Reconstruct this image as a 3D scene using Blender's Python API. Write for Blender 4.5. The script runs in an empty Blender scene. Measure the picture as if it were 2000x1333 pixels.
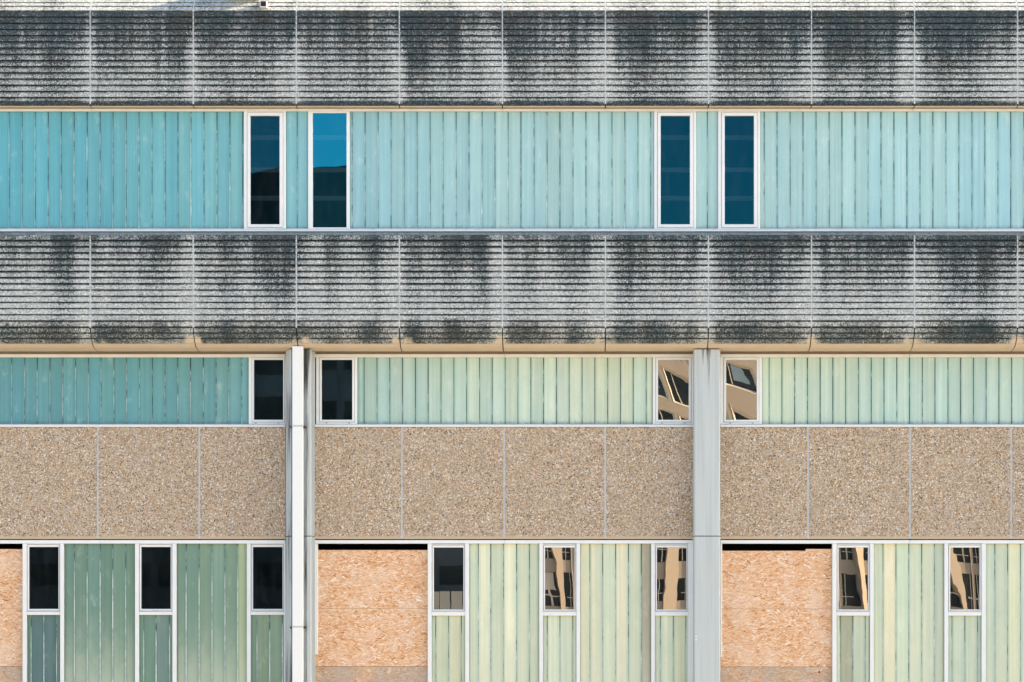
import bpy, math, random
import numpy as np
from math import radians

C = bpy.context.scene
COL = C.collection
random.seed(7)
RNG = np.random.default_rng(7)

# ------------------------------------------------------------------ camera, sky, sun, exposure
D, EYE, S = 40.0, 1.7, 132.1          # camera distance to the ground-floor wall, eye height, photo pixels per metre there
VX, VY = 1140.0, 1250.0               # where the level optical axis meets the photo
cam = bpy.data.cameras.new('camera')
camo = bpy.data.objects.new('camera', cam); COL.objects.link(camo)
camo.location = (0, -D, EYE); camo.rotation_euler = (radians(90), 0, 0)
cam.sensor_width = 36.0
cam.lens = 36.0 * D * S / 2000.0
cam.shift_x = -(VX - 1000.0) / 2000.0
cam.shift_y = (VY - 666.5) / 2000.0
cam.clip_start = 0.5; cam.clip_end = 5000
C.camera = camo

SUN = (0.93, 0.012, 0.34)              # towards the sun: low, from the right, just behind the facade
SUN_EL = math.atan2(SUN[2], math.hypot(SUN[0], SUN[1]))
SUN_AZ = math.atan2(SUN[0], SUN[1])
world = bpy.data.worlds.new('World'); C.world = world; world.use_nodes = True
wn = world.node_tree.nodes; wl = world.node_tree.links
sky = wn.new('ShaderNodeTexSky'); sky.sky_type = 'NISHITA'; sky.sun_disc = False
sky.sun_elevation = SUN_EL; sky.sun_rotation = SUN_AZ
sky.air_density = 1.0; sky.dust_density = 1.0; sky.ozone_density = 0.6
wl.new(sky.outputs['Color'], wn['Background'].inputs['Color'])
wn['Background'].inputs['Strength'].default_value = 0.115
sl = bpy.data.lights.new('sun', 'SUN'); sl.energy = 5.0; sl.angle = radians(0.5); sl.color = (1.0, 0.76, 0.50)
slo = bpy.data.objects.new('sun', sl); COL.objects.link(slo)
from mathutils import Vector
slo.rotation_euler = Vector(SUN).to_track_quat('Z', 'Y').to_euler()
vs = C.view_settings
vs.view_transform = 'Standard'; vs.look = 'None'; vs.gamma = 1.0; vs.use_curve_mapping = False
vs.exposure = 1.98

# ------------------------------------------------------------------ helpers
def wx(px, y=0.0): return (px - VX) / S * (D + y) / D
def wz(py, y=0.0): return EYE + (VY - py) / S * (D + y) / D
def lin(r, g, b, k=1.0):
    f = lambda c: (c / 255 / 12.92 if c <= 10 else ((c / 255 + 0.055) / 1.055) ** 2.4)
    return (f(r) * k, f(g) * k, f(b) * k, 1.0)

class MB:
    def __init__(self): self.v = []; self.f = []
    def box(self, x0, x1, y0, y1, z0, z1):
        n = len(self.v)
        self.v += [(x0,y0,z0),(x1,y0,z0),(x1,y1,z0),(x0,y1,z0),(x0,y0,z1),(x1,y0,z1),(x1,y1,z1),(x0,y1,z1)]
        self.f += [(n,n+3,n+2,n+1),(n+4,n+5,n+6,n+7),(n,n+1,n+5,n+4),(n+1,n+2,n+6,n+5),(n+2,n+3,n+7,n+6),(n+3,n,n+4,n+7)]
        return self
    def cbox(self, x0, x1, y0, y1, z0, z1, c=0.004):
        """box whose four front (camera side) edges are chamfered"""
        n = len(self.v)
        self.v += [(x0,y1,z0),(x1,y1,z0),(x1,y1,z1),(x0,y1,z1),
                   (x0,y0+c,z0),(x1,y0+c,z0),(x1,y0+c,z1),(x0,y0+c,z1),
                   (x0+c,y0,z0+c),(x1-c,y0,z0+c),(x1-c,y0,z1-c),(x0+c,y0,z1-c)]
        q = [(0,3,2,1)]
        for i in range(4):
            j = (i + 1) % 4
            q += [(i, j, 4+j, 4+i), (4+i, 4+j, 8+j, 8+i)]
        q += [(8,9,10,11)]
        self.f += [tuple(n + k for k in t) for t in q]
        return self
    def cyl(self, p, axis, r, h, n=10):
        b = len(self.v)
        for k in range(2):
            for i in range(n):
                a = 2 * math.pi * i / n; c, s = r * math.cos(a), r * math.sin(a)
                o = [0, 0, 0]; o[axis] = k * h; o[(axis+1) % 3] = c; o[(axis+2) % 3] = s
                self.v.append((p[0]+o[0], p[1]+o[1], p[2]+o[2]))
        for i in range(n):
            j = (i + 1) % n
            self.f.append((b+i, b+j, b+n+j, b+n+i))
        self.f.append(tuple(b+n-1-i for i in range(n))); self.f.append(tuple(b+n+i for i in range(n)))
        return self
    def mesh(self, name):
        m = bpy.data.meshes.new(name); m.from_pydata(self.v, [], self.f); m.update(); return m
    def build(self, name, mat, parent=None, loc=(0,0,0)):
        return link(name, self.mesh(name), mat, parent, loc)

def link(name, me, mat, parent=None, loc=(0,0,0)):
    o = bpy.data.objects.new(name, me); COL.objects.link(o); o.location = loc
    if mat is not None and len(me.materials) == 0: me.materials.append(mat)
    if parent is not None: o.parent = parent
    return o
def thing(name, label, cat, loc=(0,0,0), group=None):
    o = bpy.data.objects.new(name, None); COL.objects.link(o); o.location = loc
    o['label'] = label; o['category'] = cat
    if group: o['group'] = group
    return o

class NT:
    """small node-tree writer"""
    def __init__(self, name):
        self.m = bpy.data.materials.new(name); self.m.use_nodes = True
        self.t = self.m.node_tree; self.n = self.t.nodes; self.l = self.t.links
        self.p = self.n['Principled BSDF']; self.out = self.n['Material Output']
    def s(self, a, b):
        if isinstance(a, (int, float)): b.default_value = a
        elif isinstance(a, tuple): b.default_value = a
        else: self.l.new(a, b)
    def math(self, op, a, b=0.0, c=0.0, clamp=False):
        n = self.n.new('ShaderNodeMath'); n.operation = op; n.use_clamp = clamp
        self.s(a, n.inputs[0]); self.s(b, n.inputs[1])
        if op in ('MULTIPLY_ADD', 'SMOOTH_MIN', 'COMPARE'): self.s(c, n.inputs[2])
        return n.outputs[0]
    def mix(self, f, a, b, blend='MIX'):
        n = self.n.new('ShaderNodeMix'); n.data_type = 'RGBA'; n.blend_type = blend
        self.s(f, n.inputs[0]); self.s(a, n.inputs[6]); self.s(b, n.inputs[7]); return n.outputs[2]
    def map(self, v, a0, a1, b0=0.0, b1=1.0, smooth=True):
        n = self.n.new('ShaderNodeMapRange'); n.interpolation_type = 'SMOOTHSTEP' if smooth else 'LINEAR'
        self.s(v, n.inputs[0])
        for i, k in enumerate((a0, a1, b0, b1)): n.inputs[i+1].default_value = k
        return n.outputs[0]
    def ramp(self, f, stops, const=False):
        n = self.n.new('ShaderNodeValToRGB'); e = n.color_ramp.elements
        n.color_ramp.interpolation = 'CONSTANT' if const else 'LINEAR'
        while len(e) < len(stops): e.new(0.5)
        for el, (p, c) in zip(e, stops): el.position = p; el.color = c if len(c) == 4 else (*c, 1)
        self.s(f, n.inputs[0]); return n.outputs[0]
    def pos(self): return self.n.new('ShaderNodeNewGeometry').outputs['Position']
    def objco(self): return self.n.new('ShaderNodeTexCoord').outputs['Object']
    def vscale(self, v, sc, off=None):
        n = self.n.new('ShaderNodeMapping'); self.l.new(v, n.inputs[0]); n.inputs['Scale'].default_value = sc
        if off is not None: self.s(off, n.inputs['Location'])
        return n.outputs[0]
    def noise(self, v, scale, detail=2.0, rough=0.5):
        n = self.n.new('ShaderNodeTexNoise'); self.l.new(v, n.inputs['Vector'])
        n.inputs['Scale'].default_value = scale; n.inputs['Detail'].default_value = detail; n.inputs['Roughness'].default_value = rough
        return n.outputs['Fac']
    def vor(self, v, scale, out='Color', feature='F1'):
        n = self.n.new('ShaderNodeTexVoronoi'); n.feature = feature; self.l.new(v, n.inputs['Vector'])
        n.inputs['Scale'].default_value = scale; return n.outputs[out]
    def sep(self, c, i=0):
        n = self.n.new('ShaderNodeSeparateColor'); self.l.new(c, n.inputs[0]); return n.outputs[i]
    def xyz(self, v, i):
        n = self.n.new('ShaderNodeSeparateXYZ'); self.l.new(v, n.inputs[0]); return n.outputs[i]
    def attr(self, name):
        n = self.n.new('ShaderNodeAttribute'); n.attribute_name = name; return n.outputs['Fac']
    def objinfo(self, out): return self.n.new('ShaderNodeObjectInfo').outputs[out]
    def bump(self, h, strength=0.5, dist=0.01):
        n = self.n.new('ShaderNodeBump'); n.inputs['Strength'].default_value = strength; n.inputs['Distance'].default_value = dist
        self.l.new(h, n.inputs['Height']); self.l.new(n.outputs[0], self.p.inputs['Normal'])
    def base(self, c): self.s(c, self.p.inputs['Base Color'])
    def rough(self, r): self.s(r, self.p.inputs['Roughness'])
    def spec(self, v): self.p.inputs['Specular IOR Level'].default_value = v

# ------------------------------------------------------------------ materials
def mat_ribbed():
    t = NT('weathered_ribbed_concrete'); P = t.pos()
    v = t.vor(P, 80); r = t.sep(v, 0); r2 = t.sep(v, 1)
    agg = t.ramp(r, [(0, (.13,.15,.165)), (.15, (.27,.305,.32)), (.42, (.415,.45,.46)), (.72, (.505,.53,.54)), (.9, (.60,.62,.62)), (1, (.74,.745,.74))])
    agg = t.mix(t.map(r2, .90, .97, 0, .7), agg, (.36,.28,.24,1))
    low = t.noise(P, 5.0, 4, .6)
    agg = t.mix(t.map(low, .35, .7, .0, .35), agg, (.37,.40,.42,1))
    fine = t.noise(P, 75, 2, .7)
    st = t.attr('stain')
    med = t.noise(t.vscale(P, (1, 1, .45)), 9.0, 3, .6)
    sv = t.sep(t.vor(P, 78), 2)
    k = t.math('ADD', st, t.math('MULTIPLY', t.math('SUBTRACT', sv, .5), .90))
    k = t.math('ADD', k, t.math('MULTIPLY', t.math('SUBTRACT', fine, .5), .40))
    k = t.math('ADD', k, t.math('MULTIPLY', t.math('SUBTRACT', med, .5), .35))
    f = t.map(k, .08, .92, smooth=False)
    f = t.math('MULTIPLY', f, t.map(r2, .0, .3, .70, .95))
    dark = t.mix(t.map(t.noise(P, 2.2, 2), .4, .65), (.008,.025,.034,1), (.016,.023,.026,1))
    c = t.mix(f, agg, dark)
    cl = t.mix(t.noise(P, 7, 3), (.50,.42,.33,1), (.60,.52,.42,1))
    clf = t.map(t.math('ADD', t.attr('clean'), t.math('MULTIPLY', t.math('SUBTRACT', fine, .5), .5)), .35, .65)
    c = t.mix(clf, c, cl)
    t.base(c); t.rough(.92); t.spec(.2)
    h = t.math('MULTIPLY', t.math('SUBTRACT', 1.0, clf), t.math('ADD', r, fine))
    t.bump(h, .35, .006); return t.m

def mat_pebble():
    t = NT('exposed_pebble_concrete'); P = t.pos()
    W = t.n.new('ShaderNodeVectorMath'); W.operation = 'ADD'
    n = t.n.new('ShaderNodeTexNoise'); n.inputs['Scale'].default_value = 30; t.l.new(P, n.inputs['Vector'])
    sc = t.n.new('ShaderNodeVectorMath'); sc.operation = 'SCALE'; sc.inputs['Scale'].default_value = .03
    t.l.new(n.outputs['Color'], sc.inputs[0]); t.l.new(P, W.inputs[0]); t.l.new(sc.outputs[0], W.inputs[1])
    Q = W.outputs[0]
    v = t.vor(Q, 72); r = t.sep(v, 0); g = t.sep(v, 1)
    peb = t.ramp(r, [(0, (.035,.03,.028)), (.08, (.11,.085,.065)), (.2, (.30,.215,.145)), (.40, (.46,.335,.215)), (.60, (.56,.44,.315)), (.8, (.62,.52,.41)), (.92, (.70,.65,.59)), (1, (.90,.88,.85))])
    peb = t.mix(t.map(g, .78, .9), peb, (.46,.27,.13,1))
    peb = t.mix(t.map(g, .20, .08), peb, (.36,.35,.33,1))
    big = t.noise(P, 1.6, 3)
    peb = t.mix(t.map(big, .35, .7, 0, .22), peb, (.40,.32,.24,1))
    d = t.vor(Q, 72, 'Distance')
    edge = t.map(d, .40, .72)
    c = t.mix(t.math('MULTIPLY', edge, .45), peb, (.30,.235,.17,1))
    stk = t.noise(t.vscale(P, (7, 1, .5)), 1.0, 4, .65)
    c = t.mix(t.map(stk, .52, .78, 0, .30), c, t.mix(1.0, c, (.70,.68,.66,1), 'MULTIPLY'))
    c = t.mix(t.map(t.noise(P, 3.1, 3), .55, .75, 0, .22), c, (.50,.45,.39,1))
    lip = t.attr('clean')
    c = t.mix(lip, c, (.46,.38,.28,1))
    t.base(c); t.rough(.85); t.spec(.25)
    t.bump(t.math('MULTIPLY', t.math('SUBTRACT', 1.0, lip), t.map(d, 0, .6, 1, 0)), .7, .010); return t.m

def mat_glass_panel():
    t = NT('ribbed_channel_glass'); O = t.objco()
    rnd = t.objinfo('Random')
    sh = t.n.new('ShaderNodeCombineXYZ'); t.l.new(t.math('MULTIPLY', rnd, 90), sh.inputs[0]); t.l.new(t.math('MULTIPLY', rnd, 37), sh.inputs[2])
    A = t.n.new('ShaderNodeVectorMath'); A.operation = 'ADD'; t.l.new(O, A.inputs[0]); t.l.new(sh.outputs[0], A.inputs[1]); A = A.outputs[0]
    col = t.objinfo('Color')
    band = t.noise(t.vscale(A, (20, 1, .30)), 1.0, 3, .6)
    blot = t.noise(t.vscale(A, (5, 1, 2.4)), 1.0, 5, .65)
    mot = t.noise(t.vscale(A, (30, 1, 22)), 1.0, 3, .6)
    c = t.mix(t.map(band, .36, .66, 0, .55), col, t.mix(1.0, col, (.66,.77,.79,1), 'MULTIPLY'))
    c = t.mix(t.map(blot, .45, .72, 0, .42), c, t.mix(1.0, col, (.68,.79,.80,1), 'MULTIPLY'))
    c = t.mix(t.map(blot, .25, .45, .5, 0), c, t.mix(.45, col, (.88,.88,.83,1)))
    c = t.mix(t.map(mot, .4, .75, 0, .18), c, t.mix(1.0, col, (.7,.8,.8,1), 'MULTIPLY'))
    x = t.xyz(O, 0)
    flute = t.math('SINE', t.math('MULTIPLY', x, 2 * math.pi / .0215))
    c = t.mix(t.math('MULTIPLY', t.map(flute, -1, 1, 0.0, 1.0), t.math('MULTIPLY', t.map(t.noise(t.vscale(A, (9, 1, .6)), 1.0, 2), .35, .65, .12, .75), t.map(t.math('FRACT', t.math('MULTIPLY', rnd, 7.3)), 0, 1, .35, 1.0))), c, t.mix(1.0, col, (.66,.78,.76,1), 'MULTIPLY'))
    bounce = t.math('MULTIPLY', t.attr('bounce'), t.map(t.math('ADD', t.attr('bounce'), t.math('SUBTRACT', blot, .5)), .2, .9))
    c = t.mix(t.math('MULTIPLY', bounce, .62), c, (.56,.60,.47,1))  # pale fade up from the foot: ground bounce and reflection painted into the glass
    ed = t.attr('edge')
    c = t.mix(t.math('MULTIPLY', ed, .5), c, t.mix(1.0, col, (.42,.62,.64,1), 'MULTIPLY'))
    dirt = t.noise(t.vscale(A, (18, 1, 9)), 1.0, 4, .65)
    en = t.attr('foot')
    df = t.map(t.math('ADD', en, t.math('MULTIPLY', t.math('SUBTRACT', dirt, .5), .9)), .45, 1.15, 0, .7)
    c = t.mix(df, c, (.10,.13,.125,1))
    sp = t.noise(A, 70, 2)
    c = t.mix(t.map(sp, .70, .8, 0, .35), c, (.12,.15,.15,1))
    t.base(c); t.rough(.28); t.p.inputs['IOR'].default_value = 1.5; t.spec(.5)
    t.bump(flute, .25, .0015); return t.m

def mat_strip():
    """putty in the joints between the glass channels: partly lost, partly bleached"""
    t = NT('joint_putty'); P = t.pos()
    n1 = t.noise(t.vscale(P, (5.3, 1, 2.6)), 1.0, 3, .6); n2 = t.noise(t.vscale(P, (5.3, 1, 10)), 1.0, 2)
    k = t.math('ADD', n1, t.math('MULTIPLY', t.math('SUBTRACT', n2, .5), .45))
    k = t.math('SUBTRACT', k, t.math('MULTIPLY', t.attr('lost'), .28))
    c = t.ramp(k, [(.20, (.015,.02,.022)), (.34, (.07,.13,.14)), (.44, (.25,.33,.33)), (.60, (.40,.47,.48)), (.72, (.66,.69,.69))])
    t.base(c); t.rough(.8); return t.m

def mat_plain(name, c, rough=.5, var=.12, scale=3.0, spec=.5, streak=False, dirt=(.2,.2,.18,1)):
    t = NT(name); P = t.pos()
    n = t.noise(t.vscale(P, (1, 1, .12)) if streak else P, scale, 4, .6)
    d = t.mix(var, c, dirt)
    t.base(t.mix(t.map(n, .4, .72), c, d)); t.rough(rough); t.spec(spec); return t.m

def mat_column():
    t = NT('board_marked_concrete'); P = t.pos()
    n = t.noise(t.vscale(P, (26, 26, .5)), 1.0, 3, .6)
    c = t.ramp(n, [(.3, (.40,.44,.455)), (.5, (.45,.49,.505)), (.7, (.49,.53,.54))])
    b = t.noise(t.vscale(P, (1.5, 1.5, 1)), 2.0, 3)
    c = t.mix(t.map(b, .5, .75, 0, .18), c, (.52,.51,.48,1))
    k = t.noise(t.vscale(P, (24, 24, 1.0)), 1.0, 4, .65)
    f = t.map(t.math('ADD', t.attr('stain'), t.math('MULTIPLY', t.math('SUBTRACT', k, .5), 1.6)), .45, .95, 0, .88)
    c = t.mix(f, c, (.045,.05,.05,1))
    t.base(c); t.rough(.85); t.spec(.25); t.bump(n, .25, .004); return t.m

def mat_pane():
    """reflective window glass: object colour = tint of its coating"""
    t = NT('window_glass'); n = t.n; l = t.l
    g = n.new('ShaderNodeBsdfGlossy'); g.inputs['Roughness'].default_value = 0.0; l.new(t.objinfo('Color'), g.inputs['Color'])
    tr = n.new('ShaderNodeBsdfTransparent'); tr.inputs['Color'].default_value = (.30,.34,.35,1)
    ad = n.new('ShaderNodeAddShader'); l.new(g.outputs[0], ad.inputs[0]); l.new(tr.outputs[0], ad.inputs[1])
    b = n.new('ShaderNodeBump'); b.inputs['Strength'].default_value = 1.0; b.inputs['Distance'].default_value = .00007
    O = t.objco(); rnd = t.objinfo('Random')
    sh = n.new('ShaderNodeCombineXYZ'); l.new(t.math('MULTIPLY', rnd, 50), sh.inputs[0])
    A = n.new('ShaderNodeVectorMath'); A.operation = 'ADD'; l.new(O, A.inputs[0]); l.new(sh.outputs[0], A.inputs[1])
    l.new(t.noise(A.outputs[0], 3.2, 1), b.inputs['Height']); l.new(b.outputs[0], g.inputs['Normal'])
    df = n.new('ShaderNodeBsdfDiffuse'); df.inputs['Color'].default_value = (.45,.48,.50,1)
    mx = n.new('ShaderNodeMixShader')
    du = t.map(t.noise(t.vscale(A.outputs[0], (9, 1, 2.2)), 1.0, 4, .65), .35, .8, .002, .020)
    l.new(du, mx.inputs[0]); l.new(ad.outputs[0], mx.inputs[1]); l.new(df.outputs[0], mx.inputs[2])
    l.new(mx.outputs[0], t.out.inputs['Surface']); return t.m

def mat_flake(name, stops, grey=0.0):
    t = NT(name); P = t.pos()
    r = t.n.new('ShaderNodeNewGeometry').outputs['Random Per Island']
    c = t.ramp(r, stops)
    g = t.noise(t.vscale(P, (9, 9, 70)), 1.0, 3)
    c = t.mix(t.map(g, .35, .7, 0, .35), c, t.mix(1.0, c, (.78,.62,.46,1), 'MULTIPLY'))
    b = t.noise(P, 2.4, 4, .6)
    c = t.mix(t.map(b, .46, .66, 0, .45), c, (.80,.63,.51,1))
    if grey: c = t.mix(t.map(b, .35, .6, grey * .45, grey), c, (.30,.29,.26,1))
    t.base(c); t.rough(.75); t.spec(.25); return t.m

M = {}
M['rib'] = mat_ribbed(); M['pebble'] = mat_pebble(); M['glass'] = mat_glass_panel(); M['strip'] = mat_strip()
M['column'] = mat_column(); M['pane'] = mat_pane()
M['white'] = mat_plain('white_painted_metal', (.70,.72,.735,1), .45, .12, 5.0, dirt=(.42,.44,.44,1))
M['header'] = mat_plain('cream_painted_metal', (.68,.67,.64,1), .5, .25, 4.0, dirt=(.45,.40,.33,1))
M['sill'] = mat_plain('aluminium_sill', (.56,.59,.61,1), .45, .35, 9.0, dirt=(.25,.27,.27,1))
M['seal'] = mat_plain('grey_sealant', (.54,.58,.61,1), .7, .3, 20.0, dirt=(.25,.26,.26,1))
M['pipe'] = mat_plain('white_plastic', (.73,.745,.755,1), .35, .06, 3.0, dirt=(.6,.6,.58,1))
M['flash'] = mat_plain('stained_flashing', (.20,.24,.26,1), .7, .6, 14.0, dirt=(.06,.07,.08,1))
M['black'] = mat_plain('dark_interior', (.025,.027,.03,1), .9, .3, 1.0, dirt=(.01,.01,.01,1))
M['gasket'] = mat_plain('black_gasket', (.03,.032,.035,1), .8, .1)
OSB = [(0, (.40,.15,.045)), (.10, (.58,.27,.11)), (.27, (.70,.40,.215)), (.6, (.76,.49,.305)), (.82, (.81,.60,.43)), (.92, (.87,.75,.62)), (1, (.91,.85,.76))]
M['osb'] = mat_flake('chipboard_strands', OSB)
M['osb_old'] = mat_flake('weathered_chipboard_strands', OSB, .55)
M['ground'] = mat_plain('pale_paving', (.47,.42,.34,1), .9, .3, .3, dirt=(.2,.19,.17,1))
M['tan'] = mat_plain('tan_concrete', (.35,.29,.22,1), .9, .25, .4, dirt=(.24,.20,.155,1), streak=True)
M['darkclad'] = mat_plain('dark_cladding', (.06,.075,.083,1), .6, .5, .25, dirt=(.13,.145,.15,1))
M['farglass'] = mat_plain('dark_far_glass', (.012,.018,.021,1), .15, .2, .3, spec=.12)
M['pale'] = mat_plain('pale_panels', (.62,.55,.45,1), .8, .25, .8, dirt=(.4,.35,.28,1))
M['blind'] = mat_plain('pale_blind', (.30,.38,.40,1), .8, .25, .8, dirt=(.2,.25,.27,1))

# ------------------------------------------------------------------ ground
gm = MB().box(-1500, 1500, -1500, 1500, -1.0, 0.0)
go = gm.build('ground', M['ground']); go['kind'] = 'structure'

# ------------------------------------------------------------------ the building
B = thing('office_building', 'long stained concrete office building with ribbed bands and blue green glass walls', 'building', (0, 0, 0))
YB, YU = -0.64, -0.46                 # face of the ribbed bands; upper glazing plane
X0, X1 = wx(-428, YB), wx(2391.5, YB)

# value noise on px coordinates, for stains
_tab = RNG.random((256, 256))
def vnoise(u, v):
    iu, iv = np.floor(u).astype(int), np.floor(v).astype(int)
    fu, fv = u - iu, v - iv
    fu = fu * fu * (3 - 2 * fu); fv = fv * fv * (3 - 2 * fv)
    T = lambda a, b: _tab[a % 256, b % 256]
    return (T(iu, iv) * (1-fu) + T(iu+1, iv) * fu) * (1-fv) + (T(iu, iv+1) * (1-fu) + T(iu+1, iv+1) * fu) * fv
def sstep(a, b, x):
    t = np.clip((x - a) / (b - a), 0, 1); return t * t * (3 - 2 * t)

JOINTS = [176.0 + 201.3 * k for k in range(-3, 12)]
JX = [wx(j, YB) for j in JOINTS]
# streaks: centre px, half width, strength, from py, to py
ST2 = [(128,20,.75,450,640),(25,22,.35,450,600),(290,20,.40,450,650),(330,30,.18,450,600),(548,26,1.05,450,680),(515,18,.35,450,600),
       (640,30,.25,450,560),(700,30,.2,450,540),(945,18,1.0,450,660),(905,25,.3,450,560),(1080,28,.28,450,580),(1150,22,.25,450,560),
       (1240,34,.5,450,620),(1330,34,.45,450,600),(1440,40,.6,450,640),(1530,40,.6,450,620),(1630,38,.6,450,640),(1700,30,.45,450,600),
       (1758,18,.8,450,640),(1850,40,.5,450,600),(1930,36,.55,450,620),(1972,12,.4,450,620)]
ST1 = [(20,30,.45,0,140),(110,34,.45,0,150),(150,22,.4,0,120),(220,40,.4,0,130),(355,20,.75,0,230),(300,30,.35,0,160),(420,26,.45,0,140),(555,16,.5,0,120),
       (600,34,.4,10,130),(680,40,.45,0,150),(750,24,.4,0,130),(805,22,.85,0,200),(880,44,.45,0,170),(1005,26,.85,0,190),(1065,34,.45,0,170),(1130,26,.5,0,150),
       (1250,46,.5,0,150),(1340,30,.55,0,160),(1450,46,.55,0,190),(1560,26,.8,0,200),(1500,26,.45,0,160),(1630,36,.7,0,170),(1710,50,.55,0,170),
       (1830,44,.85,0,170),(1920,46,.8,0,150),(1965,16,.7,0,150)]
# how wide and strong the washed-out strip at each joint is (left side, right side)
WASH = [random.uniform(.35, .6) for _ in JOINTS]
def stain(u, v, band):
    fine = .6 * vnoise(u / 4.6, v / 420.0 + band * 31) + .4 * vnoise(u / 11.0 + 50, v / 300.0 + band * 13); mid = vnoise(u / 26.0 + 7, v / 260.0 + band * 17); blot = vnoise(u / 34.0 + 3, v / 40.0 + 11)
    v0, vl = (20.0, 180.0) if band == 1 else (455.0, 165.0)
    h = np.clip((v - v0) / vl, 0, 1.3)
    s = (.70 if band == 1 else .55) - (.52 if band == 1 else .64) * h
    s = s + (.52 * mid + .50 * fine + .26 * blot - .64) * (1.2 - .5 * h)
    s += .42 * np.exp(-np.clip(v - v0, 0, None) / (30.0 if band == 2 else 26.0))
    for (c, w, k, a, b) in (ST2 if band == 2 else ST1):
        wob = (vnoise(v / 60.0 + c, u * 0 + c) - .5) * 12
        prof = np.exp(-((u + wob - c) / w) ** 2)
        s += .62 * k * prof * (.6 + .6 * fine) * (1 - sstep(a + (b - a) * .45, b, v))
    if band == 2:
        s += (.95 + .35 * mid) * sstep(608, 652, v) * (.8 + .4 * blot)
    else:
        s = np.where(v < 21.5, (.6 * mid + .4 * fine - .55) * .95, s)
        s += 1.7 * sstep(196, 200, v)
    pn = np.floor((u - 176.0) / 201.3)
    s += (vnoise(pn * 7.3 + .5, pn * 0 + 5.5 * band) - .5) * .22
    for j, wsh in zip(JOINTS, WASH):
        d = u - j
        right = j > 1150
        wl_, wr_ = (34, 18) if right else (24, 11)
        e = np.where(d < 0, np.exp(-(d / wl_) ** 2), np.exp(-(d / wr_) ** 2))
        g = 1.0 if not (band == 2 and 540 < j < 600) else .2
        s -= (.66 if right else wsh + .15) * e * g * (.35 + .9 * sstep(.05, .5, h)) * (.6 + .6 * blot)
    return s

SLOPE = []
def band_profile(band):
    """closed outline (y, z) from the top of the face downwards; each point carries a (photo row, clean) pair"""
    P = []
    def pt(y, py, clean=0.0, groove_dark=0.0, face=None):
        P.append((y, wz(py, YB if face is None else face), py, clean, groove_dark))
    gd, gh = .042, 1.9
    if band == 2:
        pt(YB + .02, 459.0); pt(YB, 459.8)
        g = 470.2
        def curve(py):                          # face leans back at the foot
            for (a, ya), (b, yb) in zip([(0,YB),(632,YB),(647.5,-.605),(661,-.545),(671,-.465),(679,-.35),(684.5,-.17),(687,0)],
                                        [(632,YB),(647.5,-.605),(661,-.545),(671,-.465),(679,-.35),(684.5,-.17),(687,0),(2000,0)]):
                if a <= py <= b: return ya + (yb - ya) * (py - a) / (b - a)
        rows = [470.2 + 12.08 * k for k in range(15)] + [650.6, 661.0]
        for i, r in enumerate(rows):
            hh = gh if i < 8 else (1.5 if i < 15 else 1.1)
            d = gd if i < 15 else .024
            y = curve(r - hh); fc = y
            if i:
                mid = (rows[i-1] + r) / 2
                pt(curve(mid), mid, face=curve(mid))
            pt(y, r - hh, groove_dark=.10, face=fc); pt(y + d, r - hh + .3, groove_dark=1.15, face=fc); pt(y + d, r + hh - .2, groove_dark=1.15, face=fc); pt(curve(r + hh), r + hh, groove_dark=.8, face=curve(r + hh)); pt(curve(r + hh + 1.3), r + hh + 1.3, groove_dark=.22, face=curve(r + hh + 1.3))
        for py, cl in ((664.5, 0), (668.5, .05), (672, .5), (674, 1), (675.5, 1), (679, 1), (682, 1), (684.5, 1), (687, 1)):
            pt(curve(py), py, clean=cl, face=curve(py))
        P.append((0.16, P[-1][1] + .02, 690, 1)); P.append((0.16, wz(459, YB), 459, 0))
    else:
        # roof-side slope first (top to bottom), each rib 0.09 m along the slope
        tilt = [31, 39, 45, 51, 57, 62, 67, 71]
        pts = SLOPE; pts[:] = [(YB, wz(21.6, YB))]
        for a in tilt:
            y, z = pts[-1]; pts.append((y + .09 * math.sin(radians(a)), z + .09 * math.cos(radians(a))))
        yt, zt = pts[-1]
        P.append((1.2, zt + .12, -90, 0)); P.append((yt + .02, zt + .02, -80, 0))
        for i in range(len(pts) - 1, 0, -1):
            (ya, za), (yb, zb) = pts[i], pts[i-1]
            L = .09; dy, dz = (yb - ya) / L, (zb - za) / L; ny, nz = -dz * -1, dy * -1   # inward normal
            ny, nz = -dz, dy
            if ny < 0: ny, nz = -ny, -nz
            py = 21.6 - 9 * i
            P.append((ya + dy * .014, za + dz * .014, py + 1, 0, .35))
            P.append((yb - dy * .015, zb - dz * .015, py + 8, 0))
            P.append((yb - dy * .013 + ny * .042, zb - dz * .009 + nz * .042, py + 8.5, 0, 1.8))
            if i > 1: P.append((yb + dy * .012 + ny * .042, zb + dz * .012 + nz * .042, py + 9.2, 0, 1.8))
        pt(YB + gd, 22.6, groove_dark=.8)
        pt(YB, 23.0, groove_dark=.5); pt(YB, 25.0, groove_dark=.25)
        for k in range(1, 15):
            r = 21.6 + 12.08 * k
            pt(YB, r - 5); pt(YB, r - 1.2, groove_dark=.08); pt(YB + gd, r - .9, groove_dark=1.2); pt(YB + gd, r + 1.2, groove_dark=1.2); pt(YB, r + 1.5, groove_dark=.95); pt(YB, r + 4.2, groove_dark=.24)
        pt(YB, 197.6); pt(YB + .012, 198.0); pt(YB + .012, 203.2); pt(YB + .018, 203.6); pt(YB + .012, 204.2)
        pt(YB + .014, 206.2, clean=.2); pt(YB + .03, 207.8, clean=.9); P.append((YU + .0, wz(211.6, YU), 212, 1))
        P.append((YU + .30, wz(211.6, YU), 212, 1)); P.append((1.2, wz(150, YB), 150, 0))
    return P

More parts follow.
